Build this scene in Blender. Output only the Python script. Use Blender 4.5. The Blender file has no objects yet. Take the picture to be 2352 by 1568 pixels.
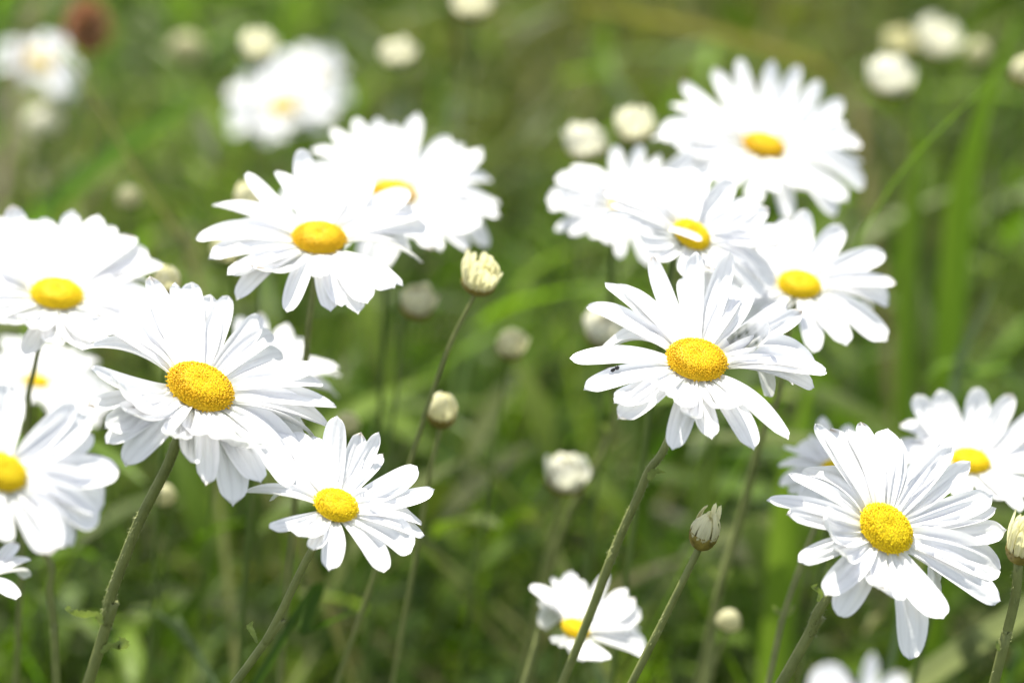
import bpy, math, random
import numpy as np
from mathutils import Vector, Matrix
random.seed(7)
rng = np.random.default_rng(11)
S = bpy.context.scene
COL = S.collection

# ------------------------------------------------------------------ camera, light, exposure
CAM_Z, PITCH, LENS = 0.78, 22.0, 85.0
FOCUS, FSTOP = 0.70, 5.4
cd = bpy.data.cameras.new('camera'); cam = bpy.data.objects.new('camera', cd); COL.objects.link(cam)
cam.location = (0, 0, CAM_Z); cam.rotation_euler = (math.radians(90 - PITCH), 0, 0)
cd.lens = LENS; cd.sensor_width = 36; cd.clip_start = 0.02; cd.clip_end = 500
cd.dof.use_dof = True; cd.dof.focus_distance = FOCUS; cd.dof.aperture_fstop = FSTOP; cd.dof.aperture_blades = 0
S.camera = cam
SUN_ELEV, SUN_AZ = 61.0, -24.0            # azimuth from +Y towards +X
w = bpy.data.worlds.new('World'); S.world = w; w.use_nodes = True
wn = w.node_tree.nodes; bg = wn['Background']
sky = wn.new('ShaderNodeTexSky'); sky.sky_type = 'NISHITA'; sky.sun_disc = False
sky.sun_elevation = math.radians(SUN_ELEV); sky.sun_rotation = math.radians(SUN_AZ)
hs = wn.new('ShaderNodeHueSaturation'); hs.inputs['Saturation'].default_value = .38   # pale hazy summer sky
w.node_tree.links.new(sky.outputs[0], hs.inputs['Color']); w.node_tree.links.new(hs.outputs[0], bg.inputs[0]); bg.inputs[1].default_value = 0.14
sd = bpy.data.lights.new('sun', 'SUN'); sun = bpy.data.objects.new('sun', sd); COL.objects.link(sun)
sd.energy = 4.6; sd.angle = math.radians(0.5); sd.color = (1, .95, .84)
e, a = math.radians(SUN_ELEV), math.radians(SUN_AZ)
sundir = Vector((math.cos(e) * math.sin(a), math.cos(e) * math.cos(a), math.sin(e)))
sun.rotation_euler = sundir.to_track_quat('Z', 'Y').to_euler()
sun.location = sundir * 5
S.view_settings.view_transform = 'Standard'; S.view_settings.look = 'None'
S.view_settings.exposure = 1.1; S.view_settings.gamma = 1
S.cycles.use_denoising = True
S.cycles.max_bounces = 8; S.cycles.transparent_max_bounces = 4
S.cycles.sample_clamp_indirect = 6

# ------------------------------------------------------------------ where a seen point stands
CAM = Vector((0, 0, CAM_Z)); RM = Matrix.Rotation(math.radians(90 - PITCH), 3, 'X')
FP = LENS / 36.0 * 2352
def ray(px, py): return RM @ Vector(((px - 1176) / FP, (784 - py) / FP, -1.0))
def at(px, py, d): return CAM + ray(px, py) * d
def aty(px, py, y):
    r = ray(px, py); return CAM + r * (y / r.y)
def Z(reg, x, y):                       # measured on an enlarged crop: crop origin and scale
    x0, y0, s = reg; return ((x0 + x * s) * 0.57422, (y0 + y * s) * 0.57422)

# ------------------------------------------------------------------ materials
def newmat(name):
    m = bpy.data.materials.new(name); m.use_nodes = True
    nt = m.node_tree; nt.nodes.clear()
    out = nt.nodes.new('ShaderNodeOutputMaterial')
    return m, nt, out
def leafy(name, col, rough=.5, trans=.3, tcol=None, attr=False, spec=.4, noise=None, noise_scale=60, bump=0, bscale=400):
    m, nt, out = newmat(name); N = nt.nodes.new; L = nt.links.new
    p = N('ShaderNodeBsdfPrincipled'); p.inputs['Roughness'].default_value = rough
    p.inputs['Specular IOR Level'].default_value = spec
    t = N('ShaderNodeBsdfTranslucent'); mx = N('ShaderNodeMixShader'); mx.inputs[0].default_value = trans
    src = None
    if attr:
        at_ = N('ShaderNodeAttribute'); at_.attribute_name = 'col'; src = at_.outputs['Color']
    else:
        c = N('ShaderNodeRGB'); c.outputs[0].default_value = (*col, 1); src = c.outputs[0]
    if noise:
        tc = N('ShaderNodeTexCoord'); nz = N('ShaderNodeTexNoise'); nz.inputs['Scale'].default_value = noise_scale
        nz.inputs['Detail'].default_value = 3
        L(tc.outputs['Object'], nz.inputs['Vector'])
        rp = N('ShaderNodeValToRGB'); rp.color_ramp.elements[0].position = .3; rp.color_ramp.elements[1].position = .75
        rp.color_ramp.elements[0].color = (*noise[0], 1); rp.color_ramp.elements[1].color = (*noise[1], 1)
        L(nz.outputs[0], rp.inputs[0])
        mm = N('ShaderNodeMix'); mm.data_type = 'RGBA'; mm.blend_type = 'MULTIPLY'; mm.inputs[0].default_value = 1
        L(src, mm.inputs[6]); L(rp.outputs[0], mm.inputs[7]); src = mm.outputs[2]
    if bump:
        tc = N('ShaderNodeTexCoord'); nz = N('ShaderNodeTexNoise'); nz.inputs['Scale'].default_value = bscale
        L(tc.outputs['Object'], nz.inputs['Vector'])
        b = N('ShaderNodeBump'); b.inputs['Strength'].default_value = bump; b.inputs['Distance'].default_value = .0005
        L(nz.outputs[0], b.inputs['Height']); L(b.outputs[0], p.inputs['Normal'])
    L(src, p.inputs['Base Color'])
    if tcol:
        g = N('ShaderNodeMix'); g.data_type = 'RGBA'; g.blend_type = 'MULTIPLY'; g.inputs[0].default_value = 1
        L(src, g.inputs[6]); g.inputs[7].default_value = (*tcol, 1); L(g.outputs[2], t.inputs[0])
    else: L(src, t.inputs[0])
    L(p.outputs[0], mx.inputs[1]); L(t.outputs[0], mx.inputs[2]); L(mx.outputs[0], out.inputs[0])
    return m
M_PETAL = leafy('petal_white', (.86, .86, .875), .55, .28, (1, 1, .97), attr=True, spec=.25, bump=.25, bscale=900)
M_DISC = leafy('disc_yellow', (1, 1, 1), .6, .08, attr=True, spec=.2)
M_STEM = leafy('stem_green', (.19, .22, .07), .6, .06, attr=False, spec=.4, noise=((.75, .75, .7), (1.15, 1.1, 1.1)), noise_scale=180)
M_YOUNG = leafy('young_stem_green', (.10, .15, .03), .6, .1)
M_HEAD = leafy('calyx_green', (.13, .19, .05), .5, .1, noise=((.6, .6, .5), (1.3, 1.2, 1)), noise_scale=260)
M_BRACT = leafy('calyx_ochre', (.26, .22, .06), .5, .1, noise=((.55, .5, .4), (1.3, 1.2, 1)), noise_scale=420)
M_LEAF = leafy('leaf_green', (.22, .28, .10), .5, .2, (1.1, 1.2, .6), noise=((.7, .7, .7), (1.3, 1.25, 1)), noise_scale=300)
M_GRASS = leafy('grass_blades', (1, 1, 1), .42, .42, (1.2, 1.5, .4), attr=True, spec=.12)
M_DRY = leafy('dry_stalk', (.34, .26, .16), .7, .15, noise=((.7, .7, .7), (1.2, 1.2, 1.2)), noise_scale=120)
M_CREAM = leafy('bud_cream', (.80, .78, .56), .55, .42, (1, 1, .85), attr=True, spec=.2)
M_BUG = leafy('insect_black', (.012, .011, .01), .35, 0)
M_RUST = leafy('seed_rust', (.46, .24, .12), .8, .4, noise=((.5, .5, .5), (1.4, 1.3, 1.3)), noise_scale=300)

# ------------------------------------------------------------------ mesh helpers
def mesh(name, V, F, mat, parent=None, cols=None, smooth=True, link=True):
    me = bpy.data.meshes.new(name); me.from_pydata([tuple(v) for v in V], [], F); 
    if smooth: me.polygons.foreach_set('use_smooth', [True] * len(me.polygons))
    if cols is not None:
        ca = me.color_attributes.new('col', 'FLOAT_COLOR', 'POINT')
        c = np.ones((len(V), 4), dtype=np.float32); c[:, :3] = np.array(cols, dtype=np.float32); ca.data.foreach_set('color', c.ravel())
    me.materials.append(mat)
    o = bpy.data.objects.new(name, me); COL.objects.link(o)
    if parent: o.parent = parent
    return o
def empty(name, loc):
    o = bpy.data.objects.new(name, None); o.location = loc; o.empty_display_size = .02; COL.objects.link(o); return o
def tag(o, label=None, cat=None, group=None, kind=None):
    if label: o['label'] = label
    if cat: o['category'] = cat
    if group: o['group'] = group
    if kind: o['kind'] = kind
    return o
def local(root, V): 
    l = root.location; return [Vector(v) - l for v in V]

def bez(p0, p1, p2, t): return p0 * ((1 - t) ** 2) + p1 * (2 * t * (1 - t)) + p2 * (t * t)
def bezd(p0, p1, p2, t): return (p1 - p0) * (2 * (1 - t)) + (p2 - p1) * (2 * t)

def petal(root, base, tip, n, W, arch=.1, cup=.10, curl=0., twist=0., rnd=None, mat=None, tint=(1, 1, 1), nu=13, nv=17, name='petal', narrow=.5, stain=0, notch=1.):
    r = rnd or random
    ch = tip - base; L = ch.length
    d0 = (ch - n * ch.dot(n)); d0 = d0.normalized() if d0.length > 1e-6 else ch.normalized()
    p1 = base + d0 * (L * .5) + n * (L * arch) 
    V, F, C = [], [], []
    ph = r.uniform(0, 6.28); ns = [r.uniform(.2, 1) for _ in range(3)]
    # notches at -1/3, 1/3
    wob = r.uniform(-.08, .08); asym = r.uniform(-.12, .12)
    brown = .9 if r.random() < .12 else 0
    base_c = np.array((.86, .86, .875)) * np.array(tint)
    for j in range(nv):
        v = (j / (nv - 1)); v = 1 - (1 - v) ** 1.35
        c = bez(base, p1, tip, v); t = bezd(base, p1, tip, v).normalized()
        s = n.cross(t)
        if s.length < 1e-4: s = Vector((1, 0, 0))
        s.normalize(); up = t.cross(s).normalized()
        if v > .7 and curl: 
            k = (v - .7) / .3; c = c + up * (curl * L * k * k)
        if twist:
            q = Matrix.Rotation(twist * v, 3, t); s = q @ s; up = q @ up
        if v < .58: sh = narrow + (1 - narrow) * math.sin(v / .58 * math.pi / 2) ** 1.15
        else: sh = max(0, 1 - ((v - .58) / .42) ** 2.7) ** .5 * .9 + .10
        c = c + s * (wob * W * math.sin(v * math.pi))
        for i in range(nu):
            u = -1 + 2 * i / (nu - 1)
            hw = W * .5 * sh
            z = cup * W * (u * u - .4) * (1 + .5 * u * asym) * (.5 + .5 * math.sin(v * math.pi))
            z += -.06 * W * math.cos(3 * math.pi * u) * math.sin(min(1, v * 1.15) * math.pi) ** .6
            p = c + s * (u * hw) + up * z
            if v > .9:
                kk = (v - .9) / .1
                nt_ = .022 * L * notch * kk * (math.exp(-((u - .33) / .12) ** 2) * ns[0] + math.exp(-((u + .33) / .12) ** 2) * ns[1])
                p = p - t * (nt_ + .05 * L * kk * u * u * ns[2])
            V.append(p)
            g = 1 - .06 * max(0, math.cos(3 * math.pi * u)) - .025 * max(0, math.cos(9 * math.pi * u)) 
            cc = base_c * g
            b = max(0, 1 - v / .22)
            cc = cc * (1 - .25 * b) + np.array((.72, .74, .38)) * .25 * b
            if brown and v > .93:
                kb = brown * (v - .93) / .07 * (.5 + .5 * math.sin(u * 7 + ph)); cc = cc * (1 - kb) + np.array((.32, .20, .08)) * kb
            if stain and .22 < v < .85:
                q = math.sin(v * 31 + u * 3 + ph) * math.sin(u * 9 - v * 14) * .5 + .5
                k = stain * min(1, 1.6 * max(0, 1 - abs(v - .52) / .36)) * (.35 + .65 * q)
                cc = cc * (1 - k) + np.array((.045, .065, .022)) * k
            C.append(cc)
    for j in range(nv - 1):
        for i in range(nu - 1):
            k = j * nu + i; F.append((k, k + 1, k + nu + 1, k + nu))
    return mesh(name, local(root, V), F, mat or M_PETAL, root, C)

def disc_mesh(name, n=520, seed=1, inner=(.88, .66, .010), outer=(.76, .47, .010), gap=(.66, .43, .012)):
    """dome of florets, unit radius, z up"""
    r = random.Random(seed); V, F, C = [], [], []
    def h(q): return .40 * (max(0, 1 - q ** 2.6)) ** .62 - .07 * math.exp(-(q / .22) ** 2)
    RS, SS = 14, 40
    for j in range(RS + 1):
        q = j / RS
        for i in range(SS):
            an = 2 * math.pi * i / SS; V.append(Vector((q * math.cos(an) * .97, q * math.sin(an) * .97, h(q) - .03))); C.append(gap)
    for j in range(RS):
        for i in range(SS):
            a_, b_ = j * SS + i, j * SS + (i + 1) % SS; F.append((a_, b_, b_ + SS, a_ + SS))
    base_r = 1 / math.sqrt(n)
    for k in range(n):
        q = math.sqrt((k + .5) / n); an = k * 2.399963
        q = min(1, q + r.uniform(-.02, .02)); an += r.uniform(-.03, .03) / max(q, .2); x, y = q * math.cos(an), q * math.sin(an); z = h(q)
        dq = (h(min(1, q + .02)) - h(max(0, q - .02))) / (min(1, q + .02) - max(0, q - .02))
        dq = max(dq, -2.5)
        nn = Vector((-dq * math.cos(an), -dq * math.sin(an), 1)).normalized()
        open_ = max(0, min(1, (q - .55) / .2))
        rr = base_r * (.62 + .25 * open_) * r.uniform(.85, 1.15); hh = rr * (1.25 + .9 * open_) * r.uniform(.8, 1.25)
        t1 = nn.orthogonal().normalized(); t2 = nn.cross(t1)
        b0 = len(V); c0 = Vector((x, y, z - .01))
        inner_, outer_ = np.array(inner), np.array(outer)
        col = (inner_ * (1 - open_) + outer_ * open_) * r.uniform(.84, 1.12)
        if q < .2: col = col * np.array((1.0, .92, 1))
        jit = (nn + Vector((r.uniform(-.25, .25), r.uniform(-.25, .25), 0))).normalized()
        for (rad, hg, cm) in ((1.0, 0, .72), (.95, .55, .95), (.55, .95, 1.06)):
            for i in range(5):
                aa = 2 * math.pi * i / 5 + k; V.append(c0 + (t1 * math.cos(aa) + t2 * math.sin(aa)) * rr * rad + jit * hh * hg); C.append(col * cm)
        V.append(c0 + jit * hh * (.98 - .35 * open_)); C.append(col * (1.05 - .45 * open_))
        for j in range(2):
            for i in range(5):
                a_, b_ = b0 + j * 5 + i, b0 + j * 5 + (i + 1) % 5; F.append((a_, b_, b_ + 5, a_ + 5))
        for i in range(5): F.append((b0 + 10 + i, b0 + 10 + (i + 1) % 5, b0 + 15))
    me = bpy.data.meshes.new(name); me.from_pydata([tuple(v) for v in V], [], F)
    me.polygons.foreach_set('use_smooth', [True] * len(me.polygons))
    ca = me.color_attributes.new('col', 'FLOAT_COLOR', 'POINT'); c = np.ones((len(V), 4), dtype=np.float32); c[:, :3] = np.array(C); ca.data.foreach_set('color', c.ravel())
    me.materials.append(M_DISC); return me
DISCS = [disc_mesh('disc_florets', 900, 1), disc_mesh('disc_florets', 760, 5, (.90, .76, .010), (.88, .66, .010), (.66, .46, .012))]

def frame(n):
    x = n.orthogonal().normalized(); y = n.cross(x); return Matrix((x, y, n)).transposed()

def lathe(root, name, c, n, prof, mat, seg=28, rib=0, ribn=16, cols=None):
    R = frame(n); V, F, C = [], [], []
    for j, (r_, z) in enumerate(prof):
        for i in range(seg):
            an = 2 * math.pi * i / seg; rr = r_ * (1 + rib * math.cos(an * ribn) * (1 if j % 2 else .4))
            V.append(c + R @ Vector((rr * math.cos(an), rr * math.sin(an), z)))
            if cols is not None: C.append(cols[j])
    for j in range(len(prof) - 1):
        for i in range(seg):
            a_, b_ = j * seg + i, j * seg + (i + 1) % seg; F.append((a_, b_, b_ + seg, a_ + seg))
    F.append(tuple(range(seg))[::-1]); F.append(tuple((len(prof) - 1) * seg + i for i in range(seg)))
    return mesh(name, local(root, V), F, mat, root, C if cols is not None else None)

def bracts(root, name, c, n, rad, h, mat, rows=3, cnt=18, seed=0):
    """bowl covered by overlapping pointed scales (part: the calyx)"""
    r = random.Random(seed); R = frame(n); V, F = [], []
    prof = [(.18, -1.0), (.55, -.93), (.85, -.7), (1.0, -.35), (1.02, 0)]
    seg = 24
    for (q, z) in prof:
        for i in range(seg):
            an = 2 * math.pi * i / seg; V.append(c + R @ Vector((q * rad * math.cos(an), q * rad * math.sin(an), z * h)))
    for j in range(len(prof) - 1):
        for i in range(seg):
            a_, b_ = j * seg + i, j * seg + (i + 1) % seg; F.append((a_, b_, b_ + seg, a_ + seg))
    for row in range(rows):
        for k in range(cnt):
            an = 2 * math.pi * (k + .5 * (row % 2)) / cnt + r.uniform(-.05, .05)
            z0, z1 = -.95 + row * .3, -.35 + row * .28
            def pt(a_, z, out):
                zz = max(-1, min(.25, z)); q = 1.02 * math.sqrt(max(.02, 1 - max(0, -zz) ** 2.2)) + out
                return c + R @ Vector((q * rad * math.cos(a_), q * rad * math.sin(a_), zz * h))
            da = math.pi / cnt * 1.15; b0 = len(V)
            V += [pt(an - da * .7, z0, .03), pt(an + da * .7, z0, .03), pt(an + da, (z0 + z1) / 2, .06), pt(an, (z0 + z1) / 2, .11), pt(an - da, (z0 + z1) / 2, .06), pt(an, z1, .07)]
            F += [(b0, b0 + 1, b0 + 2, b0 + 3), (b0, b0 + 3, b0 + 4), (b0 + 4, b0 + 3, b0 + 5), (b0 + 3, b0 + 2, b0 + 5)]
    return mesh(name, local(root, V), F, mat, root)

def smooth_path(P, k=6):
    """Catmull-Rom through points"""
    out = []; Q = [P[0] * 2 - P[1]] + P + [P[-1] * 2 - P[-2]]
    for i in range(1, len(Q) - 2):
        a_, b_, c_, d_ = Q[i - 1], Q[i], Q[i + 1], Q[i + 2]
        for j in range(k):
            t = j / k
            out.append(.5 * ((2 * b_) + (c_ - a_) * t + (2 * a_ - 5 * b_ + 4 * c_ - d_) * t * t + (3 * b_ - a_ - 3 * c_ + d_) * t ** 3))
    out.append(P[-1]); return out
def tube(root, name, P, r0, r1, mat, hairs=0, seg=14, rib=.09, seed=0, hair_to=1.):
    rr = random.Random(seed); V, F = [], []; n = len(P)
    ref = Vector((.2, 1, .1)).normalized()
    for j, p in enumerate(P):
        t = (P[min(n - 1, j + 1)] - P[max(0, j - 1)]).normalized()
        x = (ref - t * ref.dot(t)).normalized(); y = t.cross(x)
        r_ = r0 + (r1 - r0) * j / (n - 1)
        for i in range(seg):
            an = 2 * math.pi * i / seg; q = r_ * (1 + (rib if i % 2 else -rib))
            V.append(p + x * (q * math.cos(an)) + y * (q * math.sin(an)))
    for j in range(n - 1):
        for i in range(seg):
            a_, b_ = j * seg + i, j * seg + (i + 1) % seg; F.append((a_, b_, b_ + seg, a_ + seg))
    F.append(tuple(range(seg))); F.append(tuple(range((n - 1) * seg, n * seg)))
    for k in range(hairs):
        j = int(rr.random() ** 1.0 * (n - 2) * hair_to); f = rr.random(); p = P[j].lerp(P[j + 1], f)
        t = (P[j + 1] - P[j]).normalized(); x = (ref - t * ref.dot(t)).normalized(); y = t.cross(x)
        an = rr.uniform(0, 6.283); d = x * math.cos(an) + y * math.sin(an); s = t.cross(d) * .00010
        r_ = (r0 + (r1 - r0) * j / (n - 1)) * .95; hl = rr.uniform(.0005, .0012)
        b = p + d * r_; e_ = b + d * hl + t * (hl * rr.uniform(-.5, .9)); m_ = (b + e_) / 2 + t * .0001
        b0 = len(V); V += [b - s, b + s, m_ - s * .8, m_ + s * .8, e_]; F += [(b0, b0 + 1, b0 + 3, b0 + 2), (b0 + 2, b0 + 3, b0 + 4)]
    return mesh(name, local(root, V), F, mat, root)

def to_ground(P, lean=(0, 0)):
    """extend a stem path from its last traced point down into the soil"""
    a_, b_ = P[-2], P[-1]; d = (b_ - a_).normalized()
    if d.z > -.3: d = Vector((d.x, d.y, -.6)).normalized()
    out = list(P); z = b_.z
    s = z / -d.z
    m = b_ + d * s * .45; g = Vector((m.x + d.x * s * .25 + lean[0], m.y + d.y * s * .2 + lean[1], -.005))
    return out + [m, g]

def small_leaf(root, p, px_pts, y, W, mat=None):
    """little curled toothed leaf along points seen in the photo, standing in the plane y"""
    P = smooth_path([aty(a_, b_, y) for a_, b_ in px_pts], 5); n = len(P); V, F = [], []
    for j, q in enumerate(P):
        t = (P[min(n - 1, j + 1)] - P[max(0, j - 1)]).normalized(); v = j / (n - 1)
        s = t.cross(Vector((.1, .75, .65))).normalized(); up = s.cross(t)
        w_ = W * (.35 + .65 * math.sin(min(1, v * 1.4) * math.pi * .5)) * (1 - max(0, (v - .5) / .5) ** 1.5 * .9) * (1 + .35 * (j % 2))
        V += [q - s * w_ * .5 + up * w_ * .25, q, q + s * w_ * .5 + up * w_ * .25]
    for j in range(n - 1):
        k = j * 3; F += [(k, k + 1, k + 4, k + 3), (k + 1, k + 2, k + 5, k + 4)]
    return mesh('leaf', local(root, V), F, mat or M_LEAF, root)

# ------------------------------------------------------------------ daisies
GRP = 'white daisies growing in the meadow'
def daisy(label, d, reg, cen, rx, ry, rot, tips, stem=None, srad=.00085, fill=40, leaves=(), drop=.12, seed=1, Wn=None, hairs=0, noise_depth=0, stains=(), curls={}, lifts={}, bent=None, Lover=None, archs={}):
    r = random.Random(seed)
    tp = (lambda x, y: Z(reg, x, y)) if reg else (lambda x, y: (x, y))
    sc = reg[2] * .57422 if reg else 1.0
    cx, cy = tp(*cen); C = at(cx, cy, d)
    view = (CAM - C).normalized()
    cr = RM @ Vector((1, 0, 0)); cu = RM @ Vector((0, 1, 0))
    ra = math.radians(rot)                           # major axis turned clockwise in the picture
    upv = (cr * math.sin(ra) + cu * math.cos(ra)); upv = (upv - view * upv.dot(view)).normalized()
    k = max(.2, min(.95, (ry / rx - .12)))           # the dome makes the outline rounder than the flat disc
    n = (view * k + upv * math.sqrt(1 - k * k)).normalized()
    R = rx * sc * d / FP
    C0 = C - n * R * .22                             # centre of the petal whorl
    root = empty('daisy', (C0.x, C0.y, 0)); tag(root, label, 'daisy', GRP)
    # petals: every tip is solved for a petal of this flower's own length
    data = []
    for tpz in tips:
        x, y, wpx = tpz[:3]; px, py = tp(x, y); rd = ray(px, py)
        def hit(h):
            q = C0 + n * h; t = (q - CAM).dot(n) / rd.dot(n); return CAM + rd * t
        p0 = hit(0); data.append((px, py, wpx, rd, p0, (p0 - C0).length))
    Ls = sorted(q[5] for q in data); L = Ls[int(len(Ls) * .55)]
    if Lover: L = Lover * R
    root_angles = []; X = frame(n); 
    for i, (px, py, wpx, rd, p0, l0) in enumerate(data):
        best = None
        for s_ in range(-40, 31):
            h = L * s_ / 50.; q = C0 + n * h; t = (q - CAM).dot(n) / rd.dot(n); p = CAM + rd * t
            ln = (p - C0).length
            cost = ((ln / L - 1) / .16) ** 2 + ((h / L + drop) / .30) ** 2 if i not in lifts else abs(h / L - lifts[i])
            if best is None or cost < best[0]: best = (cost, p, h, ln)
        tip = best[1]
        dv = tip - C0; dv = dv - n * dv.dot(n); dv.normalize()
        base = C0 + dv * R * .86 - n * (R * .10 + .00035 * (i % 3))
        s = n.cross(dv); 
        wd = s - rd * (s.dot(rd) / rd.dot(rd)); fs = wd.length                     # seen width of a unit side vector
        # compare with direction across the petal in the picture
        al = (tip - base); al = al - rd * (al.dot(rd) / rd.dot(rd)); al = al.normalized() if al.length > 1e-6 else al
        across = (wd - al * wd.dot(al)).length
        Wd = wpx * sc * (tip - CAM).length / FP * (1.07 if d < .85 else .80)
        Wn_ = Wn or L * .38
        W = max(.45 * Wn_, min((1.3 if d < .85 else 1.1) * Wn_, Wd / max(.35, across)))
        h = best[2] / L
        arch = archs.get(i, .10 + .25 * max(0, -h) + r.uniform(-.03, .05)) if h < .05 else -.02
        loc_a = X.transposed() @ dv; root_angles.append(math.atan2(loc_a.y, loc_a.x))
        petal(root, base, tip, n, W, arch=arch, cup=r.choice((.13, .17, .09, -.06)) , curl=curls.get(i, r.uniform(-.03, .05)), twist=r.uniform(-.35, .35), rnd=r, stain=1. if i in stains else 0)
    if bent:                                             # one petal folded back over the disc
        (bx, by), (tx, ty), wb = bent; q = []
        for (u_, v_, hh) in ((bx, by, .12), (tx, ty, .62)):
            rd = ray(*tp(u_, v_)); o_ = C0 + n * R * hh; q.append(CAM + rd * ((o_ - CAM).dot(n) / rd.dot(n)))
        petal(root, q[0], q[1], n, wb * R, arch=.22, cup=.1, rnd=r, narrow=.8)
    # petals the traced ones leave no trace of (behind other flowers, below the edge)
    A = sorted(root_angles); k_ = len(A)
    for i in range(k_):
        g = (A[(i + 1) % k_] - A[i]) % (2 * math.pi)
        if g > math.radians(fill):
            m = int(g / math.radians(22))
            for j in range(1, m + 1):
                an = A[i] + g * j / (m + 1) + r.uniform(-.05, .05)
                dv = X @ Vector((math.cos(an), math.sin(an), 0)); LL = L * r.uniform(.88, 1.02)
                petal(root, C0 + dv * R * .86 - n * (R * .12), C0 + dv * LL - n * L * r.uniform(.05, .3), n, (Wn or L * .34) * r.uniform(.85, 1.1), arch=.14, cup=.1, twist=r.uniform(-.3, .3), rnd=r)
    # disc
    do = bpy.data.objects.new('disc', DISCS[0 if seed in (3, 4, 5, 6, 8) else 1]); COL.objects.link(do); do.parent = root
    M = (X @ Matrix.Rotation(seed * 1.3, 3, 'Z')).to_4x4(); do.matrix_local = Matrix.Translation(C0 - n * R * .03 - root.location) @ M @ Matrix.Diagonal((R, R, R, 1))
    # green calyx below the petals
    bracts(root, 'calyx', C0 - n * R * .2, n, R * .84, R * .38, M_HEAD, 3, 16, seed)
    b = C0 - n * R * .52
    if stem:
        y = C0.y; pts = [b, b - n * .006]; pr = [tp(*q) for q in stem]
        sp = [aty(px, py, y) for px, py in pr]
        sp = [q for q in sp if q.z < pts[-1].z - .003]
        P = to_ground(pts + sp)
    else:
        lx = -.05 + r.uniform(-.03, .02); g = Vector((b.x + lx, b.y + r.uniform(.0, .05), -.005))
        P = [b, b - n * .012, b.lerp(g, .3) - n * .006, b.lerp(g, .65), g]
    P = smooth_path(P, 8)
    tube(root, 'stem', P, srad, srad * 1.25, M_STEM if stem else M_YOUNG, hairs=hairs, seed=seed, hair_to=.75)
    for (pp, W) in leaves: small_leaf(root, None, [tp(*q) for q in pp], C0.y - .002, W * 1.5)
    return root, C0, n, R

Z4 = (2250, 980, .5421); Z5 = (320, 1050, .638); Z7 = (800, 550, .4783); ZD = (1150, 380, .4464); ZA = (0, 700, .5102)
ZF = (2150, 480, .4677); ZI = (900, 1600, .4782); ZL = (0, 1200, .829); ZM = (2000, 2200, .3387); ZJ = (3050, 1650, .657)

foc = daisy('large sharp white daisy with a dark insect on one petal and a grey-green stained petal', .70, Z4, (1000, 810), 228, 168, 14,
    [(985, 45, 140), (1235, 55, 145), (1300, 290, 130), (1395, 305, 120), (1655, 430, 100), (1530, 560, 165), (1775, 490, 105), (1870, 875, 190),
     (1925, 960, 160), (1865, 1050, 110), (1690, 1015, 130), (1495, 1110, 110), (1655, 1450, 150), (1415, 1510, 170), (1320, 1150, 110), (1105, 1410, 150),
     (950, 1290, 130), (810, 1510, 175), (885, 1165, 130), (405, 1300, 165), (385, 1150, 150), (690, 1000, 120), (155, 1070, 140), (275, 820, 85),
     (55, 848, 130), (180, 430, 120), (310, 275, 80), (415, 285, 125), (660, 85, 140), (890, 260, 90)],
    stem=[(752, 1500), (640, 1660), (560, 1850), (450, 2090), (350, 2330), (220, 2680)], srad=.00108, seed=3, hairs=500, fill=60, stains=(5,), lifts={5: .20},
    leaves=[([(640, 1735), (680, 1690), (760, 1680)], .0022)])
lb = daisy('largest white daisy at left, on a thick hairy stem', .695, Z5, (770, 745), 218, 155, 24,
    [(440, 75, 140), (300, 180, 120), (600, 115, 120), (700, 120, 150), (820, 195, 150), (930, 210, 120), (1130, 325, 130), (1210, 430, 130), (1275, 560, 110),
     (1500, 625, 120), (1525, 760, 120), (1615, 900, 130), (1550, 1020, 130), (1460, 1085, 190), (1160, 1140, 125), (1130, 1390, 150), (960, 1528, 190),
     (970, 1085, 160), (780, 1412, 150), (690, 1265, 90), (600, 1098, 190), (280, 1270, 200), (160, 1150, 130), (150, 1050, 150), (290, 930, 170),
     (215, 760, 170), (40, 910, 100), (70, 662, 80), (10, 537, 90), (60, 365, 140), (165, 470, 110), (380, 345, 110)],
    stem=[(610, 1110), (540, 1290), (400, 1560), (330, 1720), (195, 2080), (165, 2270), (120, 2420)], srad=.00135, seed=4, hairs=1100, fill=60,
    leaves=[([(130, 2270), (95, 2215), (20, 2225), (-65, 2195), (-75, 2150)], .003), ([(140, 2450), (190, 2410), (250, 2425), (265, 2380), (240, 2345)], .0028)])
fc = daisy('white daisy whose petal tip crosses the disc of the blurred daisy behind it', .755, Z7, (1000, 800), 228, 150, 4,
    [(850, 100, 200), (650, 275, 110), (400, 280, 140), (95, 560, 130), (100, 805, 110), (300, 845, 90), (225, 1150, 130), (280, 1140, 130), (300, 1360, 150),
     (450, 1100, 200), (730, 1475, 160), (1020, 1130, 150), (1090, 1480, 170), (1180, 1440, 120), (1320, 1490, 190), (1400, 1390, 200), (1630, 1260, 170),
     (1700, 1240, 120), (1840, 1060, 140), (1770, 960, 160), (1735, 430, 230), (1880, 620, 200), (1420, 320, 190), (1230, 400, 150), (1900, 740, 150)],
    stem=[(915, 1500), (900, 1650), (885, 1850), (860, 2200)], srad=.0009, seed=5, fill=60)
fd = daisy('blurred white daisy, its disc half covered by a neighbour\'s petal', .87, ZD, (955, 835), 200, 125, 8,
    [(215, 490, 120), (400, 320, 170), (610, 200, 180), (800, 200, 130), (950, 260, 130), (1170, 150, 240), (1450, 375, 230), (1580, 430, 150), (1750, 500, 220),
     (1840, 740, 180), (1890, 980, 200), (1740, 1200, 200), (1750, 1100, 170), (1620, 1390, 200), (1370, 1410, 150), (1290, 1400, 180), (1100, 1300, 150), (300, 700, 140), (300, 850, 150)], seed=6, fill=35)
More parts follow.
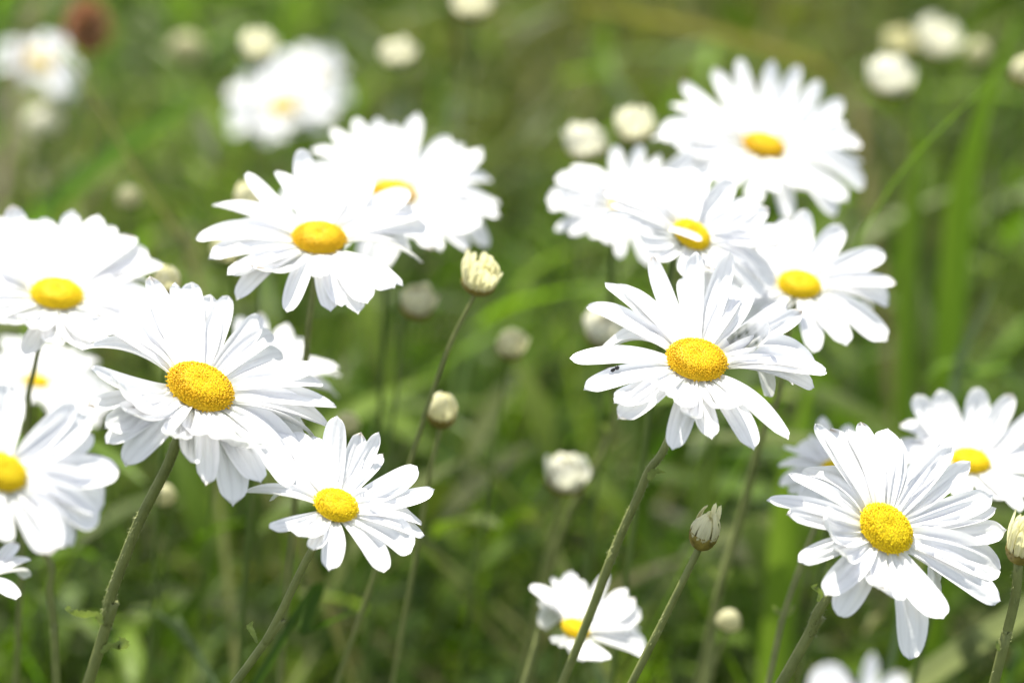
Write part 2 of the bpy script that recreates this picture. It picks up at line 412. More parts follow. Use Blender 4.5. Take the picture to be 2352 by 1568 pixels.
fa = daisy('white daisy at the left edge with a yellow disc and thin dark stem', .775, ZA, (450, 895), 202, 135, 5,
    [(80, 250, 180), (240, 335, 100), (360, 315, 180), (570, 268, 170), (770, 310, 200), (890, 385, 170), (1045, 478, 170), (1150, 595, 160), (1275, 680, 170),
     (1130, 850, 110), (1150, 1000, 130), (1150, 1240, 240), (880, 1320, 220), (650, 1345, 190), (410, 1315, 180), (200, 1395, 150), (175, 1110, 130),
     (-100, 1105, 120), (-150, 900, 180), (-150, 650, 170), (-120, 500, 160), (-60, 330, 160)],
    stem=[(325, 1290), (260, 1550), (225, 1700), (215, 1900), (205, 2200)], srad=.0008, seed=7, fill=60)
fe = daisy('large soft-focus white daisy at upper right with an orange spot low on its disc', .90, None, (1757, 325), 49, 31, 16,
    [(1640, 153, 44), (1700, 133, 50), (1775, 138, 55), (1835, 150, 50), (1885, 188, 54), (1937, 232, 54), (1942, 283, 38), (1977, 325, 55), (1972, 375, 52), (1987, 430, 46),
     (1948, 462, 42), (1920, 497, 44), (1810, 515, 48), (1728, 472, 62), (1775, 440, 50), (1625, 408, 42), (1660, 440, 44), (1563, 190, 44), (1542, 250, 34), (1532, 285, 58), (1532, 325, 58), (1600, 300, 50), (1860, 440, 50)], seed=8, fill=35)
ff = daisy('white daisy with one bent petal curling over the lower edge of its yellow disc', .765, ZF, (1335, 955), 172, 122, 32,
    [(790, 490, 90), (720, 570, 70), (745, 730, 55), (560, 830, 80), (850, 1000, 60), (960, 1175, 150), (1250, 1315, 130), (1500, 1250, 110), (1090, 400, 150),
     (1300, 405, 170), (1460, 395, 60), (1680, 510, 190), (1820, 660, 130), (1900, 700, 140), (1980, 760, 150), (2150, 960, 200), (2080, 1060, 150),
     (1900, 1250, 150), (1780, 1290, 140), (900, 450, 150)], bent=((1130, 930), (1405, 1030), .62), seed=9, fill=45)
fg = daisy('blurred white daisy with its disc almost hidden behind the petals of its right-hand neighbour', .87, ZF, (728, 715), 100, 76, 15,
    [(285, 400, 90), (350, 390, 130), (340, 560, 110), (670, 220, 170), (890, 210, 170), (1340, 255, 180), (1390, 400, 130), (160, 710, 170), (145, 960, 110),
     (270, 990, 120), (560, 1050, 160), (700, 1190, 150), (450, 1020, 100), (1050, 300, 150)], seed=10, fill=40)
fh = daisy('white daisy with widely spaced petals, standing behind and right of the stained daisy', .79, None, (1838, 645), 50, 35, 12,
    [(1850, 483, 52), (1800, 500, 46), (1932, 516, 52), (2030, 578, 50), (2054, 652, 30), (2042, 690, 48), (1994, 706, 38), (2032, 788, 46), (1946, 792, 46), (1868, 810, 52),
     (1700, 655, 42), (1690, 610, 42), (1715, 560, 42), (1765, 540, 42), (1760, 720, 40)], seed=11, fill=45,
    stem=[(1810, 760), (1790, 900), (1750, 1000), (1690, 1230), (1640, 1400), (1600, 1568)], srad=.0009)
fi = daisy('smaller white daisy tucked under the largest daisy, lemon-yellow disc on a bare stem', .685, ZI, (940, 850), 190, 148, 20,
    [(940, 125, 190), (1140, 265, 160), (1290, 265, 110), (1312, 470, 100), (1610, 560, 190), (1757, 760, 140), (1660, 1010, 170), (1672, 1130, 130), (1560, 1280, 230),
     (1330, 1442, 190), (870, 1420, 180), (740, 1242, 140), (620, 1120, 190), (360, 1082, 95), (405, 840, 105), (165, 765, 100), (310, 430, 200), (440, 270, 180), (590, 250, 190), (745, 300, 190), (1180, 1070, 160)],
    stem=[(725, 1260), (590, 1520), (480, 1750), (330, 2030), (170, 2250)], srad=.00098, seed=12, hairs=150, fill=50,
    leaves=[([(265, 2030), (230, 1960), (205, 1905), (235, 1850)], .0014)])
fj = daisy('large white daisy at lower right with one long petal hanging straight down', .685, ZJ, (770, 685), 178, 146, 42,
    [(400, 110, 170), (310, 85, 120), (590, 72, 110), (520, 110, 110), (765, 92, 165), (845, 160, 100), (1080, 195, 150), (1155, 205, 120), (1265, 300, 125), (1410, 500, 150),
     (1420, 590, 130), (1490, 710, 140), (1448, 960, 190), (1445, 1150, 150), (1260, 1070, 150), (1105, 1242, 150), (1000, 1120, 130), (890, 1502, 170), (825, 1125, 140), (740, 1090, 130),
     (455, 1235, 190), (378, 1110, 170), (480, 855, 150), (210, 912, 120), (150, 612, 110), (20, 537, 100), (150, 385, 85), (392, 645, 150), (260, 355, 140)],
    stem=[(370, 1160), (290, 1340), (160, 1570)], srad=.00135, seed=13, hairs=900, fill=60, leaves=[([(340, 1150), (355, 1105), (315, 1070), (335, 1040)], .0014)])
fk = daisy('white daisy at the right edge, behind the big lower-right daisy', .785, None, (2232, 1050), 45, 31, 14,
    [(2068, 970, 30), (2100, 908, 46), (2158, 893, 48), (2248, 890, 56), (2325, 903, 46), (2400, 930, 46), (2425, 1000, 46), (2430, 1080, 46), (2400, 1150, 46), (2345, 1172, 38),
     (2072, 1012, 42), (2065, 1045, 42), (2290, 1150, 40), (2200, 1140, 40), (2110, 1100, 40)], seed=14, fill=50)
fl = daisy('near white daisy cut off by the left edge, half its yellow disc in the picture', .615, ZL, (20, 812), 122, 98, 28,
    [(40, 388, 150), (430, 540, 160), (360, 500, 110), (452, 652, 100), (572, 812, 150), (512, 980, 150), (462, 1092, 120), (250, 1218, 150), (20, 1165, 110), (330, 1050, 100),
     (-110, 1200, 130), (-260, 1050, 150), (-340, 850, 150), (-300, 600, 150), (-150, 430, 140)], seed=15, fill=45,
    stem=[(225, 1240), (240, 1400), (260, 1600), (275, 1900)])
fm = daisy('small white daisy near the bottom crossed by the stem of the stained daisy', .79, ZM, (905, 895), 175, 122, 22,
    [(375, 400, 140), (540, 915, 140), (700, 1040, 150), (545, 560, 190), (560, 740, 170), (640, 355, 200), (840, 232, 200), (990, 338, 170), (1270, 258, 160), (1500, 440, 190), (1600, 560, 190),
     (1665, 700, 200), (1620, 905, 200), (1350, 1015, 130), (1745, 1185, 210), (1200, 1305, 240), (900, 1262, 220)], seed=16, fill=175, srad=.0009)
fn = daisy('half hidden white daisy poking out behind the upper left petals of the big lower-right daisy', .79, None, (1925, 1075), 38, 28, 10,
    [(1888, 955, 36), (1800, 1028, 16), (1838, 1015, 32), (1862, 1000, 22), (1950, 975, 36), (1990, 985, 36), (1845, 1060, 30)], seed=17, fill=40)
fo = daisy('very soft white daisy with a pale disc behind the thin dark stem at left', .93, ZL, (178, 378), 66, 38, 8,
    [(20, 170, 90), (90, 180, 80), (280, 200, 85), (370, 245, 80), (465, 290, 85), (495, 385, 95), (360, 455, 85), (200, 485, 100), (-60, 300, 90), (-40, 420, 90), (180, 200, 90)], seed=18, fill=30)
fp = daisy('white daisy mostly hidden behind the right-hand petals of the largest daisy', .80, None, (600, 880), 40, 24, 8,
    [(550, 728, 42), (600, 722, 42), (662, 742, 48), (697, 785, 40), (768, 828, 50), (775, 860, 40), (765, 900, 38)], seed=19, fill=400)
fq = daisy('little white daisy at the left edge showing only four petal tips', .74, ZL, (-70, 1310), 60, 40, 0,
    [(80, 1165, 60), (128, 1240, 75), (118, 1340, 78), (78, 1445, 78), (-60, 1130, 70), (-60, 1480, 80)], seed=20, fill=400)
fr = daisy('heavily blurred white daisy high at left centre with a faint yellow disc', 1.48, None, (648, 238), 32, 24, -10,
    [(525, 205, 52), (560, 165, 50), (610, 150, 40), (560, 290, 52), (640, 318, 55), (700, 300, 55), (765, 265, 52), (770, 215, 52), (720, 165, 50), (670, 145, 40)], seed=21, fill=30)
fr2 = daisy('second heavily blurred white daisy overlapping the one high at left centre', 1.58, None, (715, 170), 27, 19, 20,
    [(790, 150, 50), (765, 110, 48), (700, 105, 45), (650, 120, 45), (790, 200, 45), (740, 230, 45)], seed=22, fill=30)
fs = daisy('heavily blurred white daisy in the upper left corner crossed by a thin stalk', 1.55, None, (95, 138), 30, 22, 25,
    [(150, 85, 48), (165, 195, 60), (130, 218, 58), (185, 160, 50), (60, 95, 46), (30, 160, 40), (75, 210, 40), (110, 80, 44)], seed=23, fill=35)
ft = daisy('very near out-of-focus white daisy rising over the bottom edge at right', .53, None, (1975, 1715), 66, 52, 5,
    [(1895, 1522, 90), (2005, 1495, 36), (2070, 1540, 60), (1800, 1650, 80), (2150, 1650, 80), (1820, 1800, 80), (2120, 1810, 80)], seed=24, fill=60)

# ------------------------------------------------------------------ buds
BG = 'cream daisy buds on thin stems'
def bud(label, d, px, py, rpx, kind, tilt=0, hpx=None, stem=None, seed=1, srad=.0007, green=0., hairs=0, white=0., leaves=()):
    """px,py centre of the whole head, rpx its half width seen"""
    r = random.Random(seed); c = at(px, py, d); u = d / FP; R = rpx * u; H = (hpx or rpx * 1.0) * u
    ra = math.radians(tilt); up = Vector((math.sin(ra), -.25, math.cos(ra))).normalized()
    root = empty('daisy_bud', (c.x, c.y, 0)); tag(root, label, 'flower bud', BG)
    cb = c - up * H * .45
    calyx_mat = M_BRACT if not green else M_HEAD
    cream = np.array((.84, .81, .57)) * (1 - white) + np.array((.86, .86, .86)) * white
    cream = cream * (1 - green) + np.array((.38, .37, .16)) * green
    if kind == 'crown':           # petals standing up, just opening
        bracts(root, 'calyx', cb, up, R * .86, H * .55, calyx_mat, 3, 14, seed)
        X = frame(up); n = 15
        for k in range(n):
            an = 2 * math.pi * k / n + r.uniform(-.1, .1); dv = X @ Vector((math.cos(an), math.sin(an), 0))
            b = cb + dv * R * .78 - up * H * .1; t = cb + dv * R * (.85 + r.uniform(-.2, .3)) + up * H * r.uniform(1.15, 1.55)
            petal(root, b, t, dv, R * r.uniform(.36, .5), arch=.12, cup=.2, curl=r.uniform(-.1, .06), rnd=r, mat=M_CREAM, tint=cream / np.array((.86, .86, .875)), nu=7, nv=9, narrow=.75)
        for k in range(9):
            an = 2 * math.pi * k / 9 + .3; dv = X @ Vector((math.cos(an), math.sin(an), 0))
            b = cb + dv * R * .4 - up * H * .1; t = cb + dv * R * (.35 + r.uniform(-.2, .2)) + up * H * r.uniform(1.0, 1.35)
            petal(root, b, t, dv, R * .4, arch=.1, cup=.2, rnd=r, mat=M_CREAM, tint=cream / np.array((.86, .86, .875)), nu=7, nv=9, narrow=.75)
    elif kind == 'tuft':          # narrow loose strips leaning together, ragged at the top
        bracts(root, 'calyx', cb + up * H * .16, up, R * .88, H * .85, calyx_mat, 4, 14, seed)
        X = frame(up)
        for k in range(26):
            an = 2 * math.pi * k / (17 if k < 17 else 9) + r.uniform(-.15, .15); dv = X @ Vector((math.cos(an), math.sin(an), 0)); in_ = 1 if k < 17 else .5
            b = cb + dv * R * .86 * in_ - up * H * .02; t = cb + dv * R * r.uniform(.25, .78) * in_ + up * H * r.uniform(1.0, 1.6) + X.col[0] * R * .15
            petal(root, b, t, dv, R * r.uniform(.30, .42), arch=.16, cup=-.25, curl=r.uniform(-.06, .06), rnd=r, mat=M_CREAM, tint=cream * r.uniform(.85, 1.05) / np.array((.86, .86, .875)), nu=7, nv=9, narrow=.85)
    elif kind == 'cup':           # petals risen and folded over each other, top nearly flat
        bracts(root, 'calyx', cb, up, R * .8, H * .6, calyx_mat, 3, 14, seed)
        X = frame(up)
        for ring, (ra_, n, q0, q1, hh) in enumerate(((0, 13, .7, .95, 1.05), (0, 11, .5, .55, 1.25), (0, 7, .3, .2, 1.3))):
            for k in range(n):
                an = 2 * math.pi * (k + .5 * ring) / n + r.uniform(-.1, .1); dv = X @ Vector((math.cos(an), math.sin(an), 0))
                b = cb + dv * R * q0 - up * H * .12; t = cb + dv * R * (q1 + r.uniform(-.25, .15)) + up * H * hh * r.uniform(.75, 1.1)
                petal(root, b, t, dv, R * .52, arch=.22, cup=-.12, rnd=r, mat=M_CREAM, tint=cream / np.array((.86, .86, .875)), nu=7, nv=9, narrow=.7)
    elif kind == 'cone':          # folded petals closing into a point
        bracts(root, 'calyx', cb + up * H * .12, up, R * .97, H * .78, calyx_mat, 3, 14, seed)
        X = frame(up); n = 15
        for k in range(n):
            an = 2 * math.pi * k / n; dv = X @ Vector((math.cos(an), math.sin(an), 0))
            b = cb + dv * R * .82 - up * H * .1; t = cb + dv * R * r.uniform(.12, .38) + up * H * r.uniform(1.15, 1.5)
            petal(root, b, t, dv, R * .42, arch=.28, cup=-.15, rnd=r, mat=M_CREAM, tint=cream / np.array((.86, .86, .875)), nu=7, nv=9, narrow=.8)
    else:                         # round bud, petals packed in a dome
        bracts(root, 'calyx', cb - up * H * .12, up, R * .93, H * .62, calyx_mat, 3, 14, seed)
        prof = []; 
        for j in range(9):
            a_ = math.pi / 2 * j / 8; prof.append((max(.0004, R * .98 * math.cos(a_) ** .8), H * 1.25 * math.sin(a_) - H * .25))
        lathe(root, 'petal_dome', cb + up * H * .02, up, prof, M_CREAM, seg=40, rib=.02, ribn=13, cols=[cream * (.95 + .05 * (j % 2)) for j in range(9)])
    b = cb - up * H * (.5 if kind != 'round' else .6)
    if stem:
        sp = [aty(*q, c.y) for q in stem]; P = to_ground([b] + [q for q in sp if q.z < b.z - .002])
    else:
        g = Vector((b.x - .05 + r.uniform(-.03, .03), b.y + r.uniform(-.01, .05), -.005)); P = [b, b - up * .02, b.lerp(g, .5) - up * .01, g]
    tube(root, 'stem', smooth_path(P, 7), srad if stem else srad * .8, srad * 1.25 if stem else srad, M_STEM if stem else M_YOUNG, hairs=hairs, seg=10, seed=seed)
    for (pp, W) in leaves: small_leaf(root, None, pp, c.y - .001, W)
    return root
bud('half-open cream bud with ragged petal tips on a long leaning stem near the centre', .755, 1104, 632, 44, 'crown', 12, 46, stem=[(1082, 695), (1035, 790), (985, 925), (940, 1070), (900, 1200)], seed=31)
bud('soft round cream bud left of the ragged half-open bud', .86, 962, 688, 44, 'cup', 16, 44, seed=32, white=.25)
bud('small round cream bud below and right of the ragged half-open bud', .88, 1174, 790, 38, 'cup', 8, 32, seed=33)
bud('pointed cream bud beside the long leaning stem in the middle of the picture', .78, 1017, 938, 32, 'cone', 8, 46, seed=34, stem=[(1010, 990), (985, 1100), (960, 1250)])
bud('plump blurred cream-white bud left of the stained daisy\'s stem', .88, 1302, 1086, 54, 'cup', 12, 44, seed=35, white=.75, stem=[(1290, 1140), (1250, 1300), (1220, 1450)])
bud('sharp narrow bud of folded cream petals in a brown cup between two leaning stems', .69, 1620, 1214, 35, 'tuft', 10, 50, stem=[(1600, 1265), (1560, 1350), (1500, 1470), (1450, 1568)], seed=36, srad=.001, hairs=120)
bud('small pale bud low between the two dark stems at lower right', .84, 1676, 1418, 30, 'round', 10, 30, seed=37, green=.45, stem=[(1665, 1460), (1640, 1530), (1620, 1600)])
bud('sharp half-open bud cut by the right edge above a dark stem', .69, 2352, 1238, 38, 'crown', 5, 66, stem=[(2338, 1310), (2330, 1380), (2305, 1480), (2283, 1568)], seed=38, srad=.00125, hairs=300,
    leaves=[([(2300, 1500), (2292, 1488), (2290, 1470)], .0012)])
bud('large white bud half hidden behind the left petals of the stained daisy', .88, 1392, 750, 54, 'cup', 0, 44, seed=39, white=.7, stem=[(1400, 800), (1408, 980), (1310, 1170), (1262, 1320), (1215, 1568)], srad=.0011,
    leaves=[([(1405, 1003), (1392, 985), (1375, 975)], .003)])
bud('pale bud behind the upper left petals of the daisy that crosses its neighbour', .87, 572, 448, 36, 'cone', -5, 34, seed=40)
bud('pale bud behind the lower left petals of the daisy that crosses its neighbour', .88, 520, 570, 36, 'cone', 0, 36, seed=41, green=.15)
bud('cream bud peeping between the two big left daisies', .80, 383, 640, 30, 'cone', 5, 36, seed=42)
bud('dull olive bud beside a curved dry stalk at upper left', 1.0, 296, 446, 30, 'round', 0, 30, seed=43, green=.6)
bud('blurred crown-shaped cream bud above the almost hidden disc', .95, 1457, 288, 46, 'crown', 4, 34, seed=44, white=.5)
bud('blurred white bowl-shaped bud above left of the almost hidden disc', .98, 1345, 326, 52, 'cup', 4, 40, seed=45, white=.75)
bud('blurred flat cream bud alone in the upper middle', 1.08, 912, 122, 46, 'cup', 0, 30, seed=46, white=.5, green=.05)
bud('blurred cream bud cut by the top edge', 1.08, 1086, 8, 52, 'cup', 0, 32, seed=47, white=.4)
bud('blurred cream bud above the heavily blurred pair of daisies', 1.08, 592, 108, 42, 'crown', 10, 32, seed=48, white=.45, green=.1)
bud('dull blurred olive bud in the upper left', 1.4, 430, 100, 42, 'round', 10, 34, seed=49, green=.7)
bud('large blurred white bud in the upper right group', 1.06, 2045, 178, 60, 'cup', 8, 42, seed=50, white=.75)
bud('blurred pinkish cream bud behind the large white bud at upper right', 1.3, 2066, 98, 38, 'cup', -5, 36, seed=51, green=.15)
bud('blurred white bud topmost in the upper right group', 1.28, 2155, 90, 52, 'crown', 12, 36, seed=52, white=.7)
bud('small blurred round bud farthest right of the upper right group', 1.3, 2246, 112, 28, 'round', 0, 28, seed=53, green=.3)
bud('cream bud cut by the right edge near the top', .98, 2358, 160, 34, 'cone', 5, 36, seed=54)
bud('dull bud behind the thick hairy stem at lower left', .86, 375, 1130, 30, 'round', 0, 30, seed=55, green=.55)
bud('dull bud just right of the largest daisy, above the smaller daisy', .88, 797, 965, 30, 'round', 0, 30, seed=56, green=.6)
bud('blurred greyish bud low in the upper left corner', 1.45, 95, 270, 44, 'round', 0, 30, seed=57, green=.3, white=.5)
# rust seed head
c = at(200, 62, 1.35); root = empty('seed_head', (c.x, c.y, 0)); tag(root, 'rust-brown blurred seed head in the upper left corner', 'seed head')
V, F = [], []; rr = random.Random(5)
for k in range(260):
    v = Vector((rr.gauss(0, 1), rr.gauss(0, 1), rr.gauss(0, 1))).normalized(); q = c + Vector((v.x * .009, v.y * .009, v.z * .012)); s = v.orthogonal().normalized() * .0022
    b0 = len(V); V += [q - s, q + s, q + v * .005, c + (q - c) * .4]; F += [(b0, b0 + 1, b0 + 2), (b0, b0 + 3, b0 + 1)]
mesh('head', local(root, V), F, M_RUST, root); tube(root, 'stem', smooth_path([c, c + Vector((-.01, .01, -.15)), Vector((c.x - .04, c.y + .02, 0))], 6), .0011, .0014, M_DRY)

# ------------------------------------------------------------------ the insect on the petal
ip = at(*Z(Z4, 338, 962), .693); root = empty('insect', ip + Vector((0, 0, .0012))); tag(root, 'tiny black insect sitting on the lower left petal of the stained daisy', 'insect')
def ell(root, name, c, ax, R3, mat):
    X = frame(ax.normalized()); V, F = [], []
    for j in range(7):
        th = math.pi * j / 6
        for i in range(10):
            an = 2 * math.pi * i / 10; V.append(c + X @ Vector((R3[0] * math.sin(th) * math.cos(an), R3[1] * math.sin(th) * math.sin(an), R3[2] * math.cos(th))))
    for j in range(6):
        for i in range(10): F.append((j * 10 + i, j * 10 + (i + 1) % 10, (j + 1) * 10 + (i + 1) % 10, (j + 1) * 10 + i))
    return mesh(name, V, F, mat, root)
ax = Vector((.8, .1, .35))
ell(root, 'body', Vector((0, 0, 0)), ax, (.0012, .0011, .0023), M_BUG); ell(root, 'head', ax.normalized() * .0027, ax, (.0007, .0007, .0007), M_BUG)
for s in (-1, 1):
    for k in (-1, 0, 1):
        b = ax.normalized() * k * .0006; q = [root.location + b, root.location + b + Vector((.0002 * k, s * .0008, .0002)), root.location + b + Vector((.0004 * k, s * .0013, -.0009))]
        tube(root, 'leg', q, .00009, .00005, M_BUG, seg=5, rib=0)

# ------------------------------------------------------------------ single blades and stalks one can tell apart
def blade(label, pts, d, W, col, mat=None, cat='grass blade', name='grass_blade', fold=.25, root_down=True, point=.12):
    """pts seen in the photo top to bottom, d at the ends (far end first), W metres"""
    n = len(pts); P = []
    for i, q in enumerate(pts):
        dd = d[0] + (d[1] - d[0]) * i / (n - 1); P.append(at(*q, dd))
    if root_down and P[-1].z > .02:
        P = to_ground(P)
    P = smooth_path(P, 8); n = len(P)
    root = empty(name, (P[-1].x, P[-1].y, 0)); tag(root, label, cat)
    V, F, C = [], [], []
    for j, q in enumerate(P):
        t = (P[min(n - 1, j + 1)] - P[max(0, j - 1)]).normalized(); v = j / (n - 1)
        s = t.cross(Vector((.05, .9, .35))).normalized(); up = s.cross(t)
        w_ = W * min(1, point + v / .35) * (1 - .3 * max(0, v - .6))
        for u in (-1, -.5, 0, .5, 1):
            V.append(q + s * (w_ * .5 * u) + up * (abs(u) * w_ * fold) + up * (.03 * w_ * math.cos(u * 12))); C.append(np.array(col) * (1 - .12 * (abs(u) == .5)))
    for j in range(n - 1):
        for i in range(4): k = j * 5 + i; F.append((k, k + 1, k + 6, k + 5))
    mesh('blade', local(root, V), F, mat or M_GRASS, root, C)
    return root
BRI = (.17, .27, .02); MID = (.10, .17, .04); PAL = (.15, .21, .085); OLV = (.17, .19, .07); STR = (.32, .26, .15); DUL = (.11, .15, .075)
blade('tall bright green blade rising the full height at upper right', [(2335, 40), (2262, 250), (2215, 450), (2190, 700), (2175, 950), (2165, 1150)], (1.15, 1.12), .014, BRI)
blade('upright yellow-green blade left of the tall bright blade', [(2125, 150), (2110, 330), (2095, 520), (2080, 760), (2075, 1050)], (1.15, 1.12), .009, (.14, .22, .02))
blade('broad vertical yellow-green blade below the big central stained daisy\'s right petals', [(1875, 830), (1845, 1000), (1815, 1180), (1800, 1350), (1780, 1568)], (1.05, 1.0), .014, BRI)
blade('second yellow-green blade leaning left to the right of the stained daisy', [(1830, 760), (1900, 900), (1960, 1010), (1990, 1120)], (1.12, 1.1), .011, BRI)
blade('pale grey-green leaf leaning right above the right-edge daisy', [(2290, 640), (2245, 760), (2205, 870), (2180, 980)], (1.0, .95), .008, PAL, mat=M_CREAM)
blade('thin pale side leaf curving left from the pale grey-green leaf', [(2120, 880), (2160, 840), (2215, 840), (2240, 870)], (1.0, 1.0), .004, PAL, root_down=False)
blade('long pale side leaf curving right of the pale grey-green leaf', [(2330, 835), (2270, 850), (2215, 860), (2195, 920)], (1.0, 1.0), .004, PAL, root_down=False)
blade('broad pale ribbed leaf sweeping up out of the lower right corner', [(2460, 1340), (2350, 1420), (2220, 1500), (2090, 1590)], (.95, .93), .0165, (.26, .30, .13), mat=M_CREAM, point=.8, fold=.12, cat='leaf', name='broad_leaf')
blade('grey-green blade leaning right beneath the broad pale leaf', [(2352, 1500), (2330, 1560), (2310, 1640)], (.9, .88), .007, MID)
blade('dark narrow leaf pointing right at the foot of the smaller daisy', [(826, 1400), (770, 1425), (700, 1460), (640, 1490)], (.84, .80), .004, (.05, .09, .02), root_down=True)
blade('dull green blade slanting down behind the open centre', [(1185, 1400), (1300, 1480), (1380, 1600)], (1.0, .9), .008, PAL, mat=M_CREAM)
blade('pale drooping blade in the lower left behind the smaller daisy\'s stem', [(300, 1400), (370, 1420), (440, 1500), (500, 1600)], (.90, .86), .007, PAL, mat=M_CREAM)
blade('long olive blade slanting from upper centre towards the plump bud', [(980, 960), (1090, 1060), (1200, 1180), (1290, 1330)], (1.1, 1.0), .008, OLV)
blade('broad grey-green blade slanting down right across the upper left', [(500, 195), (360, 290), (250, 370), (150, 450), (20, 560)], (1.32, 1.28), .014, (.10, .16, .055))
blade('dry tan stalk slanting down right in the upper middle', [(1330, 10), (1500, 45), (1660, 80), (1850, 140), (1935, 200), (1975, 290), (1990, 420)], (1.5, 1.42), .007, (.24, .19, .10), cat='dry stalk', name='dry_stalk', root_down=True, point=.6)
blade('thin tan stalk arching beside the dull olive bud', [(80, 70), (190, 190), (330, 420), (420, 560), (450, 640)], (1.0, 1.0), .0022, (.25, .22, .12), cat='dry stalk', name='dry_stalk')
blade('curved straw blade ending behind the leftmost bud cluster', [(330, 430), (400, 500), (440, 600), (450, 700)], (1.15, 1.1), .007, (.16, .17, .06))
blade('pinkish dry blade in the top left corner', [(120, -20), (70, 40), (40, 120)], (1.5, 1.4), .007, (.2, .16, .11), cat='dry stalk', name='dry_stalk')
blade('thin straight stalk leaning in front of the upper right buds', [(2352, 110), (2230, 230), (2090, 370), (1990, 520), (1900, 700)], (.86, .9), .0009, (.16, .24, .05), cat='grass stalk')
def stalk(label, pts, d, r_, mat=M_STEM, knots=()):
    P = [at(*q, d) for q in pts]; P = to_ground(P); root = empty('plant_stalk', (P[-1].x, P[-1].y, 0)); tag(root, label, 'stalk')
    tube(root, 'stem', smooth_path(P, 7), r_, r_ * 1.2, mat, hairs=60)
    for q in knots: 
        for s in (-1, 1): small_leaf(root, None, [q, (q[0] + 14 * s, q[1] - 14), (q[0] + 26 * s, q[1] - 34)], P[0].y - .002, .0025)
stalk('dark leaning stalk with a knot, left of the big lower-right daisy\'s stem', [(1880, 1190), (1838, 1300), (1795, 1430), (1765, 1568)], .77, .0009, knots=[(1800, 1422)])
stalk('soft green stalk with leaf buds behind the folded bud', [(1745, 1010), (1700, 1200), (1655, 1340), (1620, 1568)], .88, .0013, knots=[(1655, 1335), (1715, 1210)])
stalk('thin stalk in the lower middle leaning towards the small crossed daisy', [(1240, 1440), (1225, 1500), (1205, 1568)], .80, .0010)

# ------------------------------------------------------------------ meadow: one sheet of soil, uncountable grass and leaves
G = 90; xs = np.concatenate([np.linspace(-60, -4, 14), np.linspace(-3.6, 3.6, 60), np.linspace(4, 60, 14)]); ys = np.concatenate([np.linspace(-40, -1.5, 10), np.linspace(-1.2, 7, 70), np.linspace(8, 120, 18)])
V = [(x, y, .012 * math.sin(x * 5 + y * 3) + .01 * math.sin(y * 7 - x * 2)) for y in ys for x in xs]; nx = len(xs)
F = [(j * nx + i, j * nx + i + 1, (j + 1) * nx + i + 1, (j + 1) * nx + i) for j in range(len(ys) - 1) for i in range(nx - 1)]
M_SOIL = leafy('soil', (.055, .062, .022), .9, 0, noise=((.4, .4, .4), (1.5, 1.5, 1.2)), noise_scale=14, bump=1, bscale=60)
g = mesh('ground', V, F, M_SOIL); tag(g, kind='structure', label='mossy soil below the grass')

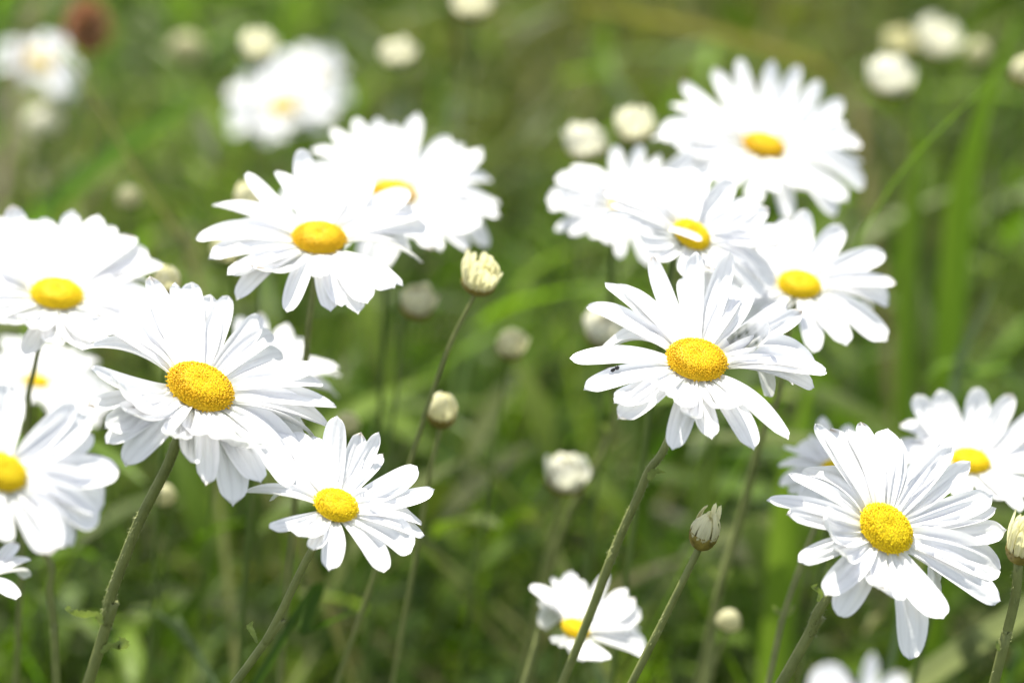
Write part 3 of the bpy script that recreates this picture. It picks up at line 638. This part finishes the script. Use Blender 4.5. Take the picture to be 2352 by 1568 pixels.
def scatter(name, n, xf, yr, hr, wr, pal, weights, lean, bend, mat, seed, label, cat, segs=6, density=None, bias=0., z0=(0, 0), shape='blade'):
    r = np.random.default_rng(seed)
    y = yr[0] + (yr[1] - yr[0]) * r.random(n) ** .85
    x = (r.random(n) * 2 - 1) * (xf[0] + xf[1] * np.maximum(y, 0))
    L = hr[0] + (hr[1] - hr[0]) * r.random(n)
    # clumps
    cl = .5 + .5 * np.sin(x * 9 + 1.3) * np.sin(y * 7 + .5) + .25 * np.sin(x * 23 + y * 17)
    L = L * (.78 + .35 * np.clip(cl, 0, 1))
    lim = np.where(y < .82, .29, np.where(y < 1.0, .38, .44)) if shape == 'blade' else np.where(y < .85, .25, .36)
    W = wr[0] + (wr[1] - wr[0]) * r.random(n)
    az = r.random(n) * 2 * np.pi; le = lean[0] + (lean[1] - lean[0]) * r.random(n); be = bend[0] + (bend[1] - bend[0]) * r.random(n)
    dx, dy = np.cos(az) + bias, np.sin(az); q = np.sqrt(dx * dx + dy * dy) + 1e-6; dx /= q; dy /= q
    zb = z0[0] + (z0[1] - z0[0]) * r.random(n)
    fa = az + np.pi / 2 + r.normal(0, .5, n); sx, sy = np.cos(fa), np.sin(fa)
    t = np.linspace(0, 1, segs + 1)[None, :]
    hor = L[:, None] * (np.sin(le)[:, None] * t + be[:, None] * t * t)
    ver = L[:, None] * (np.cos(le)[:, None] * t - .55 * be[:, None] * t * t)
    top = (zb[:, None] + ver).max(1); s_ = np.minimum(1, lim / np.maximum(top, 1e-3))[:, None]
    hor = hor * s_; ver = ver * s_
    if shape == 'blade': w_ = W[:, None] * np.clip(1.02 - t ** 2.2, 0, 1) * (.65 + .35 * np.clip(t * 4, 0, 1))
    else: w_ = W[:, None] * (np.sin(np.pi * np.clip(t, .03, .985)) ** .8)
    cx = x[:, None] + dx[:, None] * hor; cy = y[:, None] + dy[:, None] * hor; cz = zb[:, None] * s_ + ver
    V = np.zeros((n, segs + 1, 3, 3), dtype=np.float32)
    for k, u in enumerate((-.5, 0, .5)):
        V[:, :, k, 0] = cx + sx[:, None] * w_ * u; V[:, :, k, 1] = cy + sy[:, None] * w_ * u
        V[:, :, k, 2] = cz + abs(u) * w_ * .35
    C = np.ones((n, segs + 1, 3, 4), dtype=np.float32)
    pi = r.choice(len(pal), n, p=np.array(weights) / sum(weights)); pc = np.array(pal)[pi] * (.5 + 1.15 * r.random((n, 1)) ** 1.4)
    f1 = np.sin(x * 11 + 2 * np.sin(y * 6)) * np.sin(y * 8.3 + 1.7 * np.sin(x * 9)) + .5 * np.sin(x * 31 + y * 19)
    pc = pc * (1 + .45 * f1[:, None]) * (1 - .45 * np.clip((y - 1.3) / 1.2, 0, 1) * (.5 + .5 * np.tanh(x * 4)))[:, None]                                   # species patches, bright spots and deeper shadows painted in; darker towards far right
    f2 = np.clip(np.sin(x * 6.1 + 1.1) * np.sin(y * 3.7 - .6) * 1.2 + (np.exp(-((x - .12) / .28) ** 2 - ((y - 1.9) / .7) ** 2)) - .25 + r.normal(0, .3, n), 0, 1)[:, None] * .8
    pc = pc * (1 - f2) + np.array((.17, .15, .06)) * (.6 + .8 * r.random((n, 1))) * f2   # patches gone dry
    C[..., :3] = pc[:, None, None, :]; C[:, :, 1, :3] *= .88
    vi = np.arange(n * (segs + 1) * 3).reshape(n, segs + 1, 3)
    q1 = np.stack([vi[:, :-1, :2], vi[:, :-1, 1:], vi[:, 1:, 1:], vi[:, 1:, :2]], -1).reshape(-1, 4)
    me = bpy.data.meshes.new(name); me.vertices.add(V.size // 3); me.vertices.foreach_set('co', V.ravel())
    me.loops.add(q1.size); me.loops.foreach_set('vertex_index', q1.ravel().astype(np.int32))
    me.polygons.add(len(q1)); me.polygons.foreach_set('loop_start', (np.arange(len(q1)) * 4).astype(np.int32)); me.polygons.foreach_set('loop_total', np.full(len(q1), 4, dtype=np.int32))
    me.polygons.foreach_set('use_smooth', np.ones(len(q1), dtype=bool))
    me.update(calc_edges=True)
    ca = me.color_attributes.new('col', 'FLOAT_COLOR', 'POINT'); ca.data.foreach_set('color', C.ravel())
    me.materials.append(mat); o = bpy.data.objects.new(name, me); COL.objects.link(o); tag(o, label, cat, kind='stuff'); return o
gp = [(.075, .145, .014), (.14, .22, .010), (.10, .155, .05), (.125, .145, .05), (.04, .085, .012)]
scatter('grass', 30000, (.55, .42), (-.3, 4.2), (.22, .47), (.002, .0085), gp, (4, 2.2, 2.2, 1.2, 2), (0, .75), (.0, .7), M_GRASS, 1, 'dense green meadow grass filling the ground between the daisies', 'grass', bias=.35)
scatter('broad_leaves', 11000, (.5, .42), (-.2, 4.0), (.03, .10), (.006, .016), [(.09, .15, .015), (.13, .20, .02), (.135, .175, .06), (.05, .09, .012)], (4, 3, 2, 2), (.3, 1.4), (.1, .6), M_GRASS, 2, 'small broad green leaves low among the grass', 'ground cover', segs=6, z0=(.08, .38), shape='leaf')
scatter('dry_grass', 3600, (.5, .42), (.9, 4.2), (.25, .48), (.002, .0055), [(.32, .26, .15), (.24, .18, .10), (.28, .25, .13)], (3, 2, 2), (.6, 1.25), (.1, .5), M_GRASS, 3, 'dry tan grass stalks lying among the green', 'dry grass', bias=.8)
